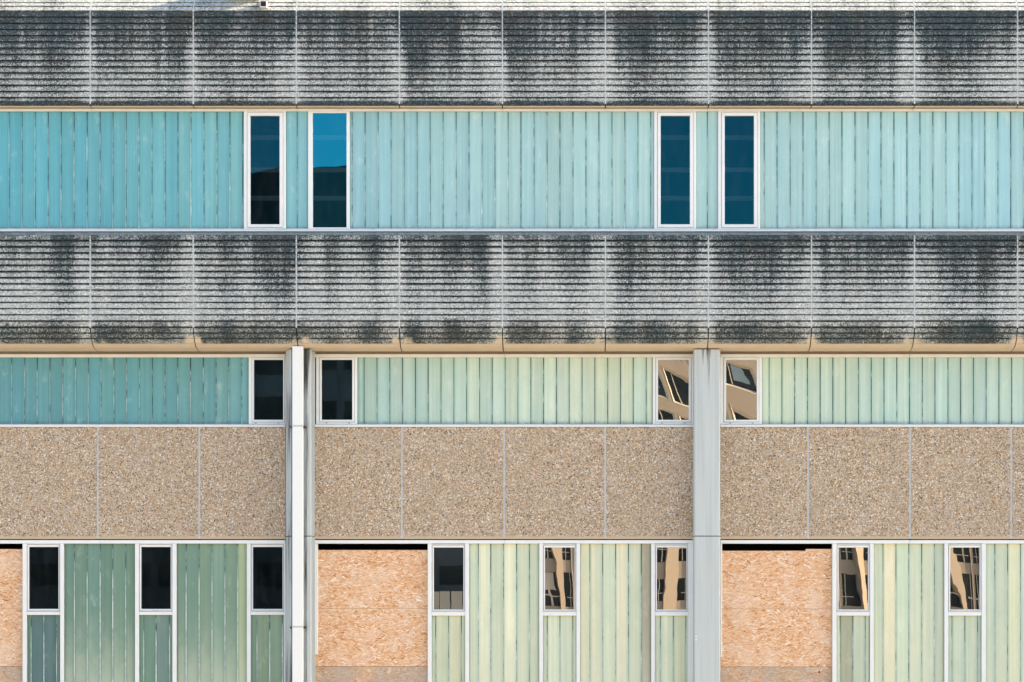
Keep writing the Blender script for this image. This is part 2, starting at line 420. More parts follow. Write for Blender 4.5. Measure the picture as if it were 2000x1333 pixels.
def ribbed_panel(band, xa, xb, prof):
    nc = 64; n = len(prof)
    X = np.linspace(xa, xb, nc + 1)
    ys = np.array([p[0] for p in prof]); zs = np.array([p[1] for p in prof]); py = np.array([p[2] for p in prof]); cl = np.array([p[3] for p in prof])
    xc = (xa + xb) / 2
    V = np.empty((nc + 1, n, 3))
    V[..., 0] = (X - xc)[:, None]; V[..., 1] = ys[None]; V[..., 2] = zs[None]
    U = VX + X * S * D / (D + YB)
    UU, PP = np.meshgrid(U, py, indexing='ij')
    st = stain(UU, PP, band)
    edge_clean = cl[None] + np.zeros_like(st)
    groove_dark = np.array([p[4] if len(p) > 4 else 0.0 for p in prof])[None]
    st = st + groove_dark * (.75 + .7 * (vnoise(UU / 22.0, PP / 5.0 + 3) - .35))  # coloured darker along the grooves and just below them
    if band == 2:                                 # the stain's lower edge wanders, cleaner near the joints
        near = np.minimum.reduce([np.abs(UU - j) for j in JOINTS])
        up = np.exp(-(near / 26.0) ** 2)
        edge_clean = np.clip(edge_clean + (PP > 659) * (.6 * up + (vnoise(UU / 11, PP * 0) - .55) * .5) * (PP < 672), 0, 1)
    idx = np.arange((nc + 1) * n).reshape(nc + 1, n)
    a = idx[:-1]; b = idx[1:]
    F = np.stack([a, np.roll(a, -1, 1), np.roll(b, -1, 1), b], -1).reshape(-1, 4).tolist()
    F.append(idx[0][::-1].tolist()); F.append(idx[-1].tolist())
    me = bpy.data.meshes.new('ribbed_panel'); me.from_pydata(V.reshape(-1, 3).tolist(), [], F)
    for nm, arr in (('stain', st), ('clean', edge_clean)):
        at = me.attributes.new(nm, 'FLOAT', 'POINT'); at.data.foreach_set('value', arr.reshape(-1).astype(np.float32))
    me.update()
    return link('ribbed_panel', me, M['rib'], B, (xc, 0, 0))

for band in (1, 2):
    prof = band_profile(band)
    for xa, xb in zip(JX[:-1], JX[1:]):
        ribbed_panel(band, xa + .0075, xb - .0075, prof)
    front = [p for p in prof if p[0] < (.9 if band == 1 else .1)]
    for x in JX[1:-1]:                            # sealant in the joint, following the face just below its surface
        mb = MB()
        w = .0095
        top = [(y + .004, z) for y, z in SLOPE[::-1]] + [(YB + .004, wz(203, YB))]
        if band == 2: top = [(YB + .004, wz(460, YB)), (YB + .004, wz(640, YB))]
        off = .002
        n = len(mb.v)
        for (y, z) in top: mb.v += [(-w, y + off, z), (w, y + off, z), (w, y + .05, z), (-w, y + .05, z)]
        for i in range(len(top) - 1):
            q = n + 4 * i
            for j in range(4): mb.f.append((q + j, q + (j + 1) % 4, q + 4 + (j + 1) % 4, q + 4 + j))
        mb.f.append((n, n+1, n+2, n+3)); e = n + 4 * (len(top) - 1); mb.f.append((e, e+3, e+2, e+1))
        mb.build('joint_sealant', M['seal'], B, (x, 0, 0))

# flashing between the upper sill and the band below it
MB().box(X0 + .01, X1 - .01, YB + .06, YU + .3, wz(459.4, YB), wz(453.2, YB)).build('sill_flashing', M['flash'], B)

# shell: floors, back, ends, roof
sh = MB()
zr = wz(-20, YB)
sh.box(X0, X1, 9.0, 9.2, 0.02, zr)
sh.box(X0, X0 + .2, .30, 9.0, 0.02, zr); sh.box(X1 - .2, X1, .30, 9.0, 0.02, zr)
sh.box(X0 + .2, X1 - .2, 1.25, 9.0, zr - .2, zr)
sh.box(X0 + .2, X1 - .2, .25, 9.0, wz(690), wz(470)); sh.box(X0 + .2, X1 - .2, .12, 9.0, wz(1050), wz(840))
sh.box(X0 + .2, X1 - .2, .20, 8.9, 0.02, .12)
sh.build('inner_shell', M['black'], B)
for z0, z1 in ((.13, wz(1052)), (wz(838), wz(692)), (wz(468), wz(215, YU))):
    MB().box(X0 + .25, X1 - .25, 3.2, 3.35, z0, z1).build('inner_wall', M['black'], B)

# ---- channel glass
_gm = {}
def glass_mesh(w, h):
    k = (round(w, 4), round(h, 4))
    if k in _gm: return _gm[k]
    xs = [-w/2, -w/2 + .005, -w/2 + .032, 0, w/2 - .04, w/2 - .006, w/2]
    if w < .09: xs = [-w/2, -w/2 + .006, 0, w/2 - .006, w/2]
    ed = [1, .9, .0, 0, .15, 1, 1] if w >= .09 else [1, .6, .1, .8, 1]
    yo = [.007, .001, .0, 0, .0, .001, .007] if w >= .09 else [.006, .001, 0, .001, .006]
    zs = [0, .03, .09, h * .25, h * .5, h * .75, h - .04, h]
    ft = [1.0, .75, .25, 0, 0, 0, .2, .55]
    V = []; E = []; FT = []; F = []
    nx = len(xs)
    for z, f in zip(zs, ft):
        for x, e, y in zip(xs, ed, yo): V.append((x, y, z)); E.append(e); FT.append(f)
    for j in range(len(zs) - 1):
        for i in range(nx - 1): a = j * nx + i; F.append((a, a + 1, a + nx + 1, a + nx))
    n = len(V); top = (len(zs) - 1) * nx
    V += [(-w/2, .05, 0), (w/2, .05, 0), (w/2, .05, h), (-w/2, .05, h)]; E += [1] * 4; FT += [0] * 4
    F += [(n, n+3, n+2, n+1), tuple([n] + [n+1] + list(range(nx - 1, -1, -1))), tuple([n+2, n+3] + list(range(top, top + nx))),
          tuple([n+3, n] + [j * nx for j in range(len(zs))]), tuple([n+1, n+2] + [j * nx + nx - 1 for j in range(len(zs) - 1, -1, -1)])]
    me = bpy.data.meshes.new('glass_panel'); me.from_pydata(V, [], F)
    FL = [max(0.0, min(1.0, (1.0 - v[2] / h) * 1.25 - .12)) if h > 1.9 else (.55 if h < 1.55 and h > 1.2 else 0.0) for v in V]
    for nm, arr in (('edge', E), ('foot', FT), ('bounce', FL)):
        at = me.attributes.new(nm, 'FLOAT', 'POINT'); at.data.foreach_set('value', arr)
    me.materials.append(M['glass']); me.update(); _gm[k] = me
    return me

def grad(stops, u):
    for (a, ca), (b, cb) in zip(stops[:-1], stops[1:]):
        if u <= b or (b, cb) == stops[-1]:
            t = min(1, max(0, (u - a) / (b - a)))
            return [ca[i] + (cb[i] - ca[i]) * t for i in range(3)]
# glass panel colour along the front, graded left to right per row (sRGB)
GLASS_RGB = {1: [(-430,(84,162,182)), (0,(90,166,182)), (300,(106,174,186)), (480,(118,178,186)), (700,(148,190,198)), (1000,(163,198,200)), (1300,(171,203,203)), (1700,(166,203,207)), (2400,(158,202,212))],
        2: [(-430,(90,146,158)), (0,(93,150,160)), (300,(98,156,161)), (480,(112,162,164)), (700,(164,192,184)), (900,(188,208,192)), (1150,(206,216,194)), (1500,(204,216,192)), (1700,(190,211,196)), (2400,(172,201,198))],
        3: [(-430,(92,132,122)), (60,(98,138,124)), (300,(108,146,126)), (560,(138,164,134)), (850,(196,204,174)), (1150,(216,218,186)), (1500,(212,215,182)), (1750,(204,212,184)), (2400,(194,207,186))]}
GK = 0.98
KH, YEL, YEL2 = (174,165,138), (236,226,188), (214,208,168)
TE, TE2 = (84,118,116), (104,136,132)
def glass_run(row, xs, py0, py1, yplane, special=None, seed=0):
    """xs: joint positions in photo px, including both ends"""
    rnd = random.Random(seed + row * 100)
    z0, z1 = wz(py1, yplane), (wz(py0, yplane))
    for i, (a, b) in enumerate(zip(xs[:-1], xs[1:])):
        xa, xb = wx(a, yplane), wx(b, yplane)
        w = round((xb - xa) - .0055, 3) if (xb - xa) > .17 and (xb - xa) < .2 else (xb - xa) - .0055
        if w < .012: continue
        o = link('glass_panel', glass_mesh(w, z1 - z0), M['glass'], B, ((xa + xb) / 2, yplane + .012 + rnd.uniform(0, .004), z0))
        c = grad(GLASS_RGB[row], (a + b) / 2)
        if special and i in special: c = special[i]
        if special and i in special:
            kind = {YEL: 'pale yellow glass panel', YEL2: 'pale yellow glass panel', KH: 'khaki glass panel', TE: 'dark teal glass panel', TE2: 'dark teal glass panel'}.get(c)
            if kind: o['label'] = kind
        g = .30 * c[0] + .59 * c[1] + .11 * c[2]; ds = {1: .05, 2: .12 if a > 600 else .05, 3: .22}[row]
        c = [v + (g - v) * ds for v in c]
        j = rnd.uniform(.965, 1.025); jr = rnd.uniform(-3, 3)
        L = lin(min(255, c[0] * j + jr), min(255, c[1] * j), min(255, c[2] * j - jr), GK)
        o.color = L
    # putty strips behind the joints of this run
    mb = MB(); lost = []
    for a in xs[1:-1]:
        x = wx(a, yplane); n = len(mb.v)
        segs = 10
        for k in range(segs + 1):
            z = z0 + (z1 - z0) * k / segs
            mb.v += [(x - .007, yplane + .018, z), (x + .007, yplane + .018, z)]
            l_ = 1.0 if k == segs else (.8 if k == segs - 1 else .3)
            if row == 3: l_ = (.6 if k >= segs - 1 else -.55) if a < 600 else (.8 if k >= segs - 1 else .05)
            if row == 2 and a > 600: l_ += .45
            lost += [l_, l_]
        for k in range(segs): q = n + 2 * k; mb.f.append((q, q+1, q+3, q+2))
    if mb.v:
        o = mb.build('joint_putty', M['strip'], B)
        at = o.data.attributes.new('lost', 'FLOAT', 'POINT'); at.data.foreach_set('value', lost)
def joints(a, first, n, step, b): return [a] + [first + step * i for i in range(n)] + [b]

# row 1
Y1 = (218.2, 447.4)
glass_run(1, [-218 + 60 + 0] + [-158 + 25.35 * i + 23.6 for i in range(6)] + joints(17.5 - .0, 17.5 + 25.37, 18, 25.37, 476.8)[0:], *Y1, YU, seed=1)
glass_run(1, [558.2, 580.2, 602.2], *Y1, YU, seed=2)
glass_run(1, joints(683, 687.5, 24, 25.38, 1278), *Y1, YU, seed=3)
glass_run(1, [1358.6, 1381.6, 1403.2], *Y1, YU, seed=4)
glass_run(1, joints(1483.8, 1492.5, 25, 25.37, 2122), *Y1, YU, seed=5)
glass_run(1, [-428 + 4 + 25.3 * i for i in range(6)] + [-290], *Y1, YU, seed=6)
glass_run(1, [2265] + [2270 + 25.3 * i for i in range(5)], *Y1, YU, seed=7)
# row 2
Y2 = (698.6, 829.0)
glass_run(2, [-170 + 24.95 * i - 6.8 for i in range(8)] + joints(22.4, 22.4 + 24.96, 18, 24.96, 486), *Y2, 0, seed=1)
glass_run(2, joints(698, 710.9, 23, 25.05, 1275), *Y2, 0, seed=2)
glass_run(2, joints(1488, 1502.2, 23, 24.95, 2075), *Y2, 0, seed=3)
# row 3
ZB = 1250 + (1.7 - .36) * S            # foot of the ground-floor glazing, in photo rows
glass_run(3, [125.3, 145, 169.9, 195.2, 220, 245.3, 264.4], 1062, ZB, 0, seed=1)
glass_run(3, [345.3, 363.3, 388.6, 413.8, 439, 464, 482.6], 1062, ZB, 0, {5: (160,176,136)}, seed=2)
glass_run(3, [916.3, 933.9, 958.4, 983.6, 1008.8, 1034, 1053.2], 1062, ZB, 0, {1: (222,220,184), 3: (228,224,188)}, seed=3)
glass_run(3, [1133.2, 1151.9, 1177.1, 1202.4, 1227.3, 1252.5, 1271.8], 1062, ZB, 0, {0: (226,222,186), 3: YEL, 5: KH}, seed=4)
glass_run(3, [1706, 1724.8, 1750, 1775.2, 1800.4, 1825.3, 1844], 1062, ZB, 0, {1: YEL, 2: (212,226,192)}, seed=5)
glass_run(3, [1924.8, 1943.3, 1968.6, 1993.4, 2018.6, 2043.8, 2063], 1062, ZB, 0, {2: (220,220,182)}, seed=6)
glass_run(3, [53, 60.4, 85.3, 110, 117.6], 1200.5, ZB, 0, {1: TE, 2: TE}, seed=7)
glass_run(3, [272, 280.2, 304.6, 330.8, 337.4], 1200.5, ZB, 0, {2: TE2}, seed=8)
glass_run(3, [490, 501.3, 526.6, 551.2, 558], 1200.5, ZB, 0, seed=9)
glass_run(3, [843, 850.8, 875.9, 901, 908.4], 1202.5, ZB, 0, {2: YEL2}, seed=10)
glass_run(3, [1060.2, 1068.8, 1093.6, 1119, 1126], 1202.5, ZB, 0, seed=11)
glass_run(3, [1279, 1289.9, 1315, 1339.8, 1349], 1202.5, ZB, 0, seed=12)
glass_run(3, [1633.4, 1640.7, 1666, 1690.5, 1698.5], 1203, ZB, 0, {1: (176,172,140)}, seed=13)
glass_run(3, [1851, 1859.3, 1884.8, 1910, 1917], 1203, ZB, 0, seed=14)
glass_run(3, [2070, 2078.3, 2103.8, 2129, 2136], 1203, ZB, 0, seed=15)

# ---- windows: a frame that parents its sash and its pane
_seed = [0]
def pane_mesh(w, h, twist, bow, tilt, yaw):
    nx, nz = 8, 14; V = []; F = []
    r = random.Random(_seed[0]); _seed[0] += 1
    a1, a2, p1, p2 = r.uniform(.0003, .0008), r.uniform(.0003, .0008), r.uniform(0, 6), r.uniform(0, 6)
    for j in range(nz + 1):
        for i in range(nx + 1):
            x = -w/2 + w * i / nx; z = -h/2 + h * j / nz
            y = twist * x * z + bow * (z * z) + tilt * z + yaw * x + a1 * math.sin(7 * z + p1) * .22 + a2 * math.sin(11 * x + p2) * .16
            V.append((x, y, z))
    for j in range(nz):
        for i in range(nx): a = j * (nx + 1) + i; F.append((a, a + 1, a + nx + 2, a + nx + 1))
    me = bpy.data.meshes.new('pane'); me.from_pydata(V, [], F)
    me.polygons.foreach_set('use_smooth', [True] * len(F)); me.materials.append(M['pane']); me.update(); return me

def ring(mb, x0, x1, z0, z1, wl_, wr_, wt, wb, y0, y1):
    mb.cbox(x0, x0 + wl_, y0, y1, z0, z1); mb.cbox(x1 - wr_, x1, y0, y1, z0, z1)
    mb.cbox(x0 + wl_, x1 - wr_, y0 + .001, y1, z1 - wt, z1); mb.cbox(x0 + wl_, x1 - wr_, y0 + .001, y1, z0, z0 + wb)

def window(fr, sash, pane, yp, tint, twist=0, bow=0, tilt=0, yaw=0, bottom=None, label=None):
    """fr, sash, pane: (x0, x1, y0, y1) in photo px; yp: plane"""
    X = lambda p: wx(p, yp); Z = lambda p: wz(p, yp)
    fx0, fx1, fz1, fz0 = X(fr[0]), X(fr[1]), Z(fr[2]), Z(fr[3])
    cx, cz = (fx0 + fx1) / 2, fz0
    ref = sash if sash else pane
    mb = MB(); e = .004 if sash else 0
    sx0, sx1, sz1, sz0 = X(ref[0]), X(ref[1]), Z(ref[2]), Z(ref[3])
    ring(mb, fx0 - cx, fx1 - cx, fz0 - cz, fz1 - cz, sx0 - fx0 - e, fx1 - sx1 - e, fz1 - sz1 - e, sz0 - fz0 - e, -.022, .06)
    wobj = mb.build('window', M['white'], B, (cx, yp, cz))
    if label: wobj['label'] = label
    px0, px1, pz1, pz0 = X(pane[0]), X(pane[1]), Z(pane[2]), Z(pane[3])
    if sash:
        mb = MB(); ring(mb, sx0 - cx, sx1 - cx, sz0 - cz, sz1 - cz, px0 - sx0, sx1 - px1, sz1 - pz1, pz0 - sz0, -.030, .055)
        mb.build('sash', M['white'], wobj)
        g = MB(); ring(g, sx0 - cx - .006, sx1 - cx + .006, sz0 - cz - .006, sz1 - cz + .006, .012, .012, .012, .012, .002, .058)
        g.build('gasket', M['gasket'], wobj)
    w, h = px1 - px0 + .012, pz1 - pz0 + .012
    p = link('pane', pane_mesh(w, h, twist, bow, tilt, yaw), M['pane'], wobj, ((px0 + px1) / 2 - cx, .012, (pz0 + pz1) / 2 - cz))
    p.color = (*tint, 1)
    return wobj

UB = (.001, .036, .056)
def upper(px, fixed=False, tint=UB, **k):
    if fixed: window((px, px + 81, 218.2, 447.5), None, (px + 9, px + 75, 221.4, 445), YU, tint, **k)
    else: window((px, px + 81.8, 218.2, 447.5), (px + 6.8, px + 76, 220.8, 444.9), (px + 12.6, px + 69.8, 227, 439), YU, tint, **k)
upper(476.6, tilt=.000, tint=(.002,.036,.056)); upper(602, True, tint=(.005,.145,.215), twist=.0004, tilt=.0012)
upper(1277.6, tilt=.0); upper(1402.6, tilt=.0005)
upper(-324 + 0); upper(2182 - 60 + .5); upper(2182)
def sash2(f0, f1, s0, s1, p0, p1, tint, **k):
    window((f0, f1, 698.6, 829.0), (s0, s1, 699.6, 824.6), (p0, p1, 703.3, 820.6), 0, tint, **k)
DK = (.08, .14, .17); RF = (.42, .42, .42)
sash2(486, 558.6, 492.6, 559.6 - 3.5, 496.2, 553.5, DK)
sash2(617.6, 698, 624.7, 692.4, 628.3, 688.2, DK)
sash2(1275, 1355, 1281, 1349.8, 1285.2, 1345.3, RF, twist=.0075, bow=.001, tilt=.003, yaw=.002)
sash2(1406.5, 1488, 1413.6, 1481.9, 1418, 1478, RF, twist=.0050, bow=-.001, tilt=.001, yaw=-.004)
sash2(2075, 2150, 2082, 2144, 2086, 2140, RF)
def low(px, tint, label=None, y=0.0, **k):
    # px: left of frame; frame 65 wide, transom below
    window((px, px + 65.4, 1062 + y, 1194 + y), (px + 1.5, px + 63.5, 1064.6 + y, 1192.6 + y), (px + 4, px + 62, 1068.8 + y, 1189.8 + y), 0, tint, label=label, **k)
DD = (.04, .06, .07)
low(52.9, DD); low(272, DD); low(490.3, DD); low(843.2, (.26,.27,.27), y=1); low(1060.4, RF, y=1, twist=.0012, yaw=.004)
low(1279, RF, y=1, twist=-.0006, yaw=.0005); low(1633.4, RF, y=1, twist=.001, yaw=-.002); low(1851.3, RF, y=1, twist=.0022, yaw=.001); low(2070.2, RF, y=1, twist=.001)
for py in (257, 321, 377):
    MB().box(X0 + .3, X1 - .3, .02, .06, wz(py + 4.5, YU), wz(py - 4.5, YU)).build('blind_rail', M['blind'], B)
for c in (522, 660, 1315, 1448):
    for d in (-22, 22):
        MB().box(wx(c + d) - .012, wx(c + d) + .012, -.026, -.010, wz(827.4), wz(826.4)).build('weep_slot', M['gasket'], B)
# transoms, mullions
for px in (52.9, 272, 490.3, 843.2, 1060.4, 1279, 1633.4, 1851.3, 2070.2):
    MB().cbox(wx(px) + .001, wx(px + 65.4) - .001, -.034, .05, wz(1201.5 if px < 800 else 1203), wz(1195)).build('transom', M['white'], B)
    MB().cbox(wx(px) + .001, wx(px + 65.4) - .001, -.045, .05, wz(1194.6), wz(1192.4)).build('window_sill', M['sill'], B)
for a, b in ((45, 52.9), (118.3, 125.3), (264.4, 272), (337.4, 345.3), (482.6, 490.3), (555.7, 558.4), (835.7, 843.2), (908.6, 916.3), (1053.2, 1060.4), (1125.8, 1133.2),
             (1271.7, 1279), (1344.4, 1354.5), (1625.3, 1633.4), (1698.8, 1706), (1844, 1851.3), (1916.7, 1924.8), (2063, 2070), (2135.8, 2150)):
    MB().cbox(wx(a), wx(b), -.040, .08, .30, wz(1062.3)).build('mullion', M['white'], B)

# ---- rails
def rail(name, mat, x0, x1, z0, z1, y0, y1): return MB().cbox(x0, x1, y0, y1, z0, z1, .003).build(name, mat, B)
js = [X0 + .01] + [wx(180 + 400.5 * k, YU) for k in range(0, 6)] + [X1 - .01]
for a, b in zip(js[:-1], js[1:]):
    rail('head_rail', M['header'], a + .002, b - .002, wz(218.2, YU), wz(213.2, YU), YU - .035, YU + .08)
rail('sill_rail', M['sill'], X0 + .01, X1 - .01, wz(450.6, YU), wz(447.5, YU), YU - .03, YU + .1)
rail('sill_rail', M['white'], X0 + .01, X1 - .01, wz(453.4, YU), wz(450.7, YU), YU - .05, YU + .1)
# lower bays between the columns: (left px, right px)
BAYS = [(-185, 558), (615, 1355), (1407, 2150)]
HJ = {0: [196, ], 1: [986, ], 2: [1776, ]}
for bi, (a, b) in enumerate(BAYS):
    xa, xb = wx(a), wx(b)
    seg = [a] + HJ[bi] + [b]
    for p, q in zip(seg[:-1], seg[1:]):
        rail('head_rail', M['header'], wx(p) + .002, wx(q) - .002, wz(698.6), wz(692.4), -.030, .08)
        rail('head_rail', M['white'], wx(p) + .002, wx(q) - .002, wz(1062.2), wz(1055.6), -.045, .08)
    rail('sill_rail', M['sill'], xa, xb, wz(831.2), wz(829.1), -.045, .1)
    rail('sill_rail', M['white'], xa, xb, wz(834.8), wz(831.3), -.070, .1)
    # shadow-gap board above the head rail, against the soffit
    rail('soffit_board', mat_plain('brown_soffit_board_%d' % bi, (.30,.25,.19,1), .9, .3, 2.0, dirt=(.18,.15,.12,1)) if bi == 0 else bpy.data.materials['brown_soffit_board_0'], xa, xb, wz(692.3), wz(684), .02, .12)
    # plinth
    MB().box(xa, xb, -.02, .12, .0, .30).build('plinth', M['column'], B)
# white reveals beside the columns
MB().cbox(wx(614.6), wx(620.8), -.03, .06, wz(1279), wz(1062.3)).build('jamb_trim', M['white'], B)
MB().cbox(wx(1407), wx(1410.2), -.03, .06, wz(1284), wz(1062.3)).build('jamb_trim', M['white'], B)

# ---- pebble panels
PJ = [[-185, -5, 192, 390, 558], [615.5, 785.5, 985, 1182, 1353.6], [1407, 1578, 1777, 1974.5, 2150]]
for run in PJ:
    for i, (a, b) in enumerate(zip(run[:-1], run[1:])):
        xa, xb = wx(a) + (.0142 if i else 0), wx(b) - (.0142 if i < len(run) - 2 else 0)
        z0, z1 = wz(1053.6), wz(834.9); zl = wz(1048.6)
        w = xb - xa; cx = (xa + xb) / 2
        prof = [(-.045, z1 - z0), (-.05, z1 - z0 - .01), (-.05, .045), (-.046, .040), (-.046, .006), (-.040, 0), (.10, 0), (.10, z1 - z0)]
        cl = [0, 0, 0, .8, 1, 1, 1, 0]
        V = [(x, y, z) for x in (-w/2, w/2) for (y, z) in prof]; n = len(prof)
        F = [(k, (k + 1) % n, n + (k + 1) % n, n + k) for k in range(n)] + [tuple(range(n))[::-1], tuple(range(n, 2 * n))]
        me = bpy.data.meshes.new('pebble_panel'); me.from_pydata(V, [], F)
        at = me.attributes.new('clean', 'FLOAT', 'POINT'); at.data.foreach_set('value', cl * 2); me.update()
        link('pebble_panel', me, M['pebble'], B, (cx, 0, z0))
    for a in run[1:-1]:
        MB().box(wx(a) - .0140, wx(a) + .0140, -.040, .06, wz(1053), wz(835)).build('joint_sealant', M['seal'], B)

# ---- columns
def column(name, outline, ztop, stains, x_c):
    """outline: list of (px, y) along the front, left to right; stains(px, py)->0..1"""
    yb = .11
    pr = [(wx(p, y), y, p) for p, y in outline]
    pr = [(pr[0][0], yb, pr[0][2])] + pr + [(pr[-1][0], yb, pr[-1][2])]
    def seg(z0, z1, top=False):
        nz = max(2, int((z1 - z0) / .05)); n = len(pr); V = []; A = []; F = []
        for k in range(nz + 1):
            z = z0 + (z1 - z0) * k / nz
            for x, y, p in pr:
                V.append((x - x_c, y, z)); A.append(stains(p, 1250 - (z - EYE) * S))
        for k in range(nz):
            for i in range(n): a = k * n + i; b = k * n + (i + 1) % n; F.append((a, b, b + n, a + n))
        F += [tuple(range(n))[::-1], tuple(range(nz * n, nz * n + n))]
        me = bpy.data.meshes.new(name); me.from_pydata(V, [], F)
        at = me.attributes.new('stain', 'FLOAT', 'POINT'); at.data.foreach_set('value', A); me.update()
        return link(name, me, M['column'], B, (x_c, 0, 0))
    zj = wz(1047.6, -.3)
    seg(zj + .006, ztop); seg(0.01, zj - .006)
    mb = MB(); xs = [q[0] for q in pr]
    mb.box(min(xs) - x_c + .03, max(xs) - x_c - .03, -.04, yb - .01, zj - .008, zj + .008).build('column_joint', M['seal'], B, (x_c, 0, 0))
ztop = wz(683, -.3)
def st1(p, y):
    top = max(0, 1 - (y - 678) / 200.0)
    s = .12
    if 590 < p < 600: s += .95 * max(0, 1 - (y - 680) / 110.0) + .38
    elif 600 <= p < 607: s += .55 * max(0, 1 - (y - 680) / 60.0) + .1
    elif p < 572: s += .38 + .18 * math.sin(y / 40)
    return s
column('column', [(558, -.06), (560, -.19), (564.0, -.195), (564.4, -.30), (569, -.305), (570.5, -.27), (590, -.27), (592.4, -.27), (599, -.27), (599.6, -.305), (606, -.305), (608.2, -.29), (608.8, -.05), (615, -.048)], ztop, st1, wx(586))
def st2(p, y):
    s = .05
    if 1370 < p < 1388: s += .62 * max(0, 1 - (y - 680) / 120.0)
    return s + .12 * max(0, 1 - (y - 680) / 30.0)
column('column', [(1353.6, -.062), (1354.4, -.062), (1355.6, -.29), (1357.5, -.305), (1366, -.305), (1373, -.306), (1377, -.3055), (1381, -.306), (1386, -.305), (1396, -.3055), (1404.6, -.305), (1406.2, -.29), (1407.0, -.05)], ztop, st2, wx(1381))
column('column', [(-242, -.05), (-240, -.29), (-238, -.305), (-191, -.305), (-189, -.29), (-185, -.05)], ztop, lambda p, y: .1, wx(-215))
column('column', [(2150, -.05), (2154, -.29), (2156, -.305), (2203, -.305), (2205, -.29), (2207, -.05)], ztop, lambda p, y: .1, wx(2180))
# clips on the right-hand column
for py in (1243, 1250):
    MB().cyl((0, 0, 0), 1, .012, .02).build('cable_clip', M['pipe'], B, (wx(1359.5, -.32), -.322, wz(py, -.32)))
# outer returns beyond the columns close the ground and first floors
for a, b in ((-427, -242), (2207, 2391)):
    MB().box(wx(a), wx(b), .0, .12, 0, wz(690)).build('end_wall', M['pebble'], B)

# ------------------------------------------------------------------ rainwater pipe
yp = -.43
dp = thing('drainpipe', 'square white plastic drainpipe running down the stained left column', 'drainpipe', (wx(581.2, yp), yp, 0))
xl, xr = wx(570.8, yp) - wx(581.2, yp), wx(591.6, yp) - wx(581.2, yp)
zs = [.05, wz(1224.5, yp), wz(832, yp), wz(675.8, yp)]
for a, b in zip(zs[:-1], zs[1:]):
    w = .0 if b == zs[-1] else .0
    m = MB().cbox(xl, xr, 0, .13, a + .004, b - .004, .006)
    m.build('pipe_length', M['pipe'], dp)
for z in zs[1:3]:
    k = MB().cbox(xl - .004, xr + .004, -.006, .135, z - .016, z + .002, .003).build('bracket', M['seal'], dp)
    for s, x in ((-1, xl - .022), (1, xr + .022)):
        MB().cyl((x, .02, z - .012), 1, .016, .14).build('bolt', M['gasket'], k)
        MB().box(min(x, x - s * .03), max(x, x - s * .03), .05, .062, z - .02, z - .004).build('lug', M['gasket'], k)

# ------------------------------------------------------------------ roof spout, and an unseen box that shades the top strip
def spout(px, py, y, label, w=.048, h=.045, L=.17):
    t = thing('roof_spout', label, 'spout', (wx(px, y), y, wz(py, y)), 'spouts on the sloping roof edge')
    m = MB(); th = .0065
    m.box(-w, -w + th, 0, L, -h, h); m.box(w - th, w, 0, L, -h, h); m.box(-w + th, w - th, .001, L, h - th, h); m.box(-w + th, w - th, .001, L, -h, -h + th)
    m.build('spout_tube', M['pipe'], t)
    MB().box(-w + th + .001, w - th - .001, .025, .045, -h + th + .001, h - th - .001).build('spout_throat', M['black'], t)
    return t
spout(514, 7.5, -.71, 'small square white spout with a dark mouth, poking from the sunlit roof edge', L=.16)
shadow_box = spout(478, -26, -.72, 'unseen box above the top band, added to cast the shadow across it', .26, .12, .50)  # stands in for an unseen roof object, sized and placed to cast its shadow

# ------------------------------------------------------------------ chipboard over the openings
def chipboard(px0, px1, py0, py1, y, mat, label, seed, notch=None, step=None):
    x0, x1, z0, z1 = wx(px0), wx(px1), wz(py1), wz(py0)
    cx = (x0 + x1) / 2
    t = thing('chipboard_sheet', label, 'chipboard', (cx, y, z0), 'chipboard sheets over the openings')
    w, h = x1 - x0, z1 - z0
    m = MB()
    if step:                                     # a strip of the sheet stands higher on the right
        xs = wx(step[0]) - cx; zz = wz(step[1]) - z0
        m.box(-w/2, xs, 0, .015, 0, h); m.box(xs, w/2, 0, .015, 0, zz)
    elif notch:                                  # the jamb trim covers the sheet's left edge down to here
        m.box(-w/2, w/2, 0, .015, 0, h)
    else: m.box(-w/2, w/2, 0, .015, 0, h)
    m.build('board', mat, t)
    r = np.random.default_rng(seed)
    n = int(3000 * w * h)
    V = []; F = []
    L = r.uniform(.03, .10, n) * (1 + .6 * (r.random(n) > .93)); W = r.uniform(.005, .014, n) * (1 + .6 * (r.random(n) > .95)); A = np.clip(r.normal(0, .5, n), -1.5, 1.5)
    PX = r.uniform(-w/2 + .01, w/2 - .01, n); PZ = r.uniform(.006, h - .008, n); DY = -r.uniform(.0008, .0045, n); K = r.uniform(.3, .8, n); TL = r.normal(0, .004, n)
    for i in range(n):
        ca, sa = math.cos(A[i]), math.sin(A[i]); l, ww = L[i] / 2, W[i] / 2
        b = len(V)
        for (u, v) in ((-l, 0), (-l * K[i], -ww), (l * K[i], -ww * .8), (l, ww * .2), (l * K[i], ww), (-l * K[i] * .8, ww)):
            x = PX[i] + u * ca - v * sa; z = PZ[i] + u * sa + v * ca
            x = min(w/2, max(-w/2, x)); z = min(h, max(0, z))
            V.append((x, DY[i] + TL[i] * u * .2, z))
        F.append(tuple(range(b, b + 6)))
    me = bpy.data.meshes.new('wood_strands'); me.from_pydata(V, [], F); me.update()
    o = link('wood_strands', me, mat, t); o['kind'] = 'stuff'
    return t
PB = 1250 + 1.62 * S
chipboard(620.9, 835.4, 1074.6, 1188.6, .030, M['osb'], 'orange chipboard sheet at top of the boarded opening right of the white drainpipe', 1)
chipboard(615.2, 835.4, 1189.0, 1302.0, .024, M['osb'], 'orange chipboard sheet, middle one in the opening right of the white drainpipe', 2)
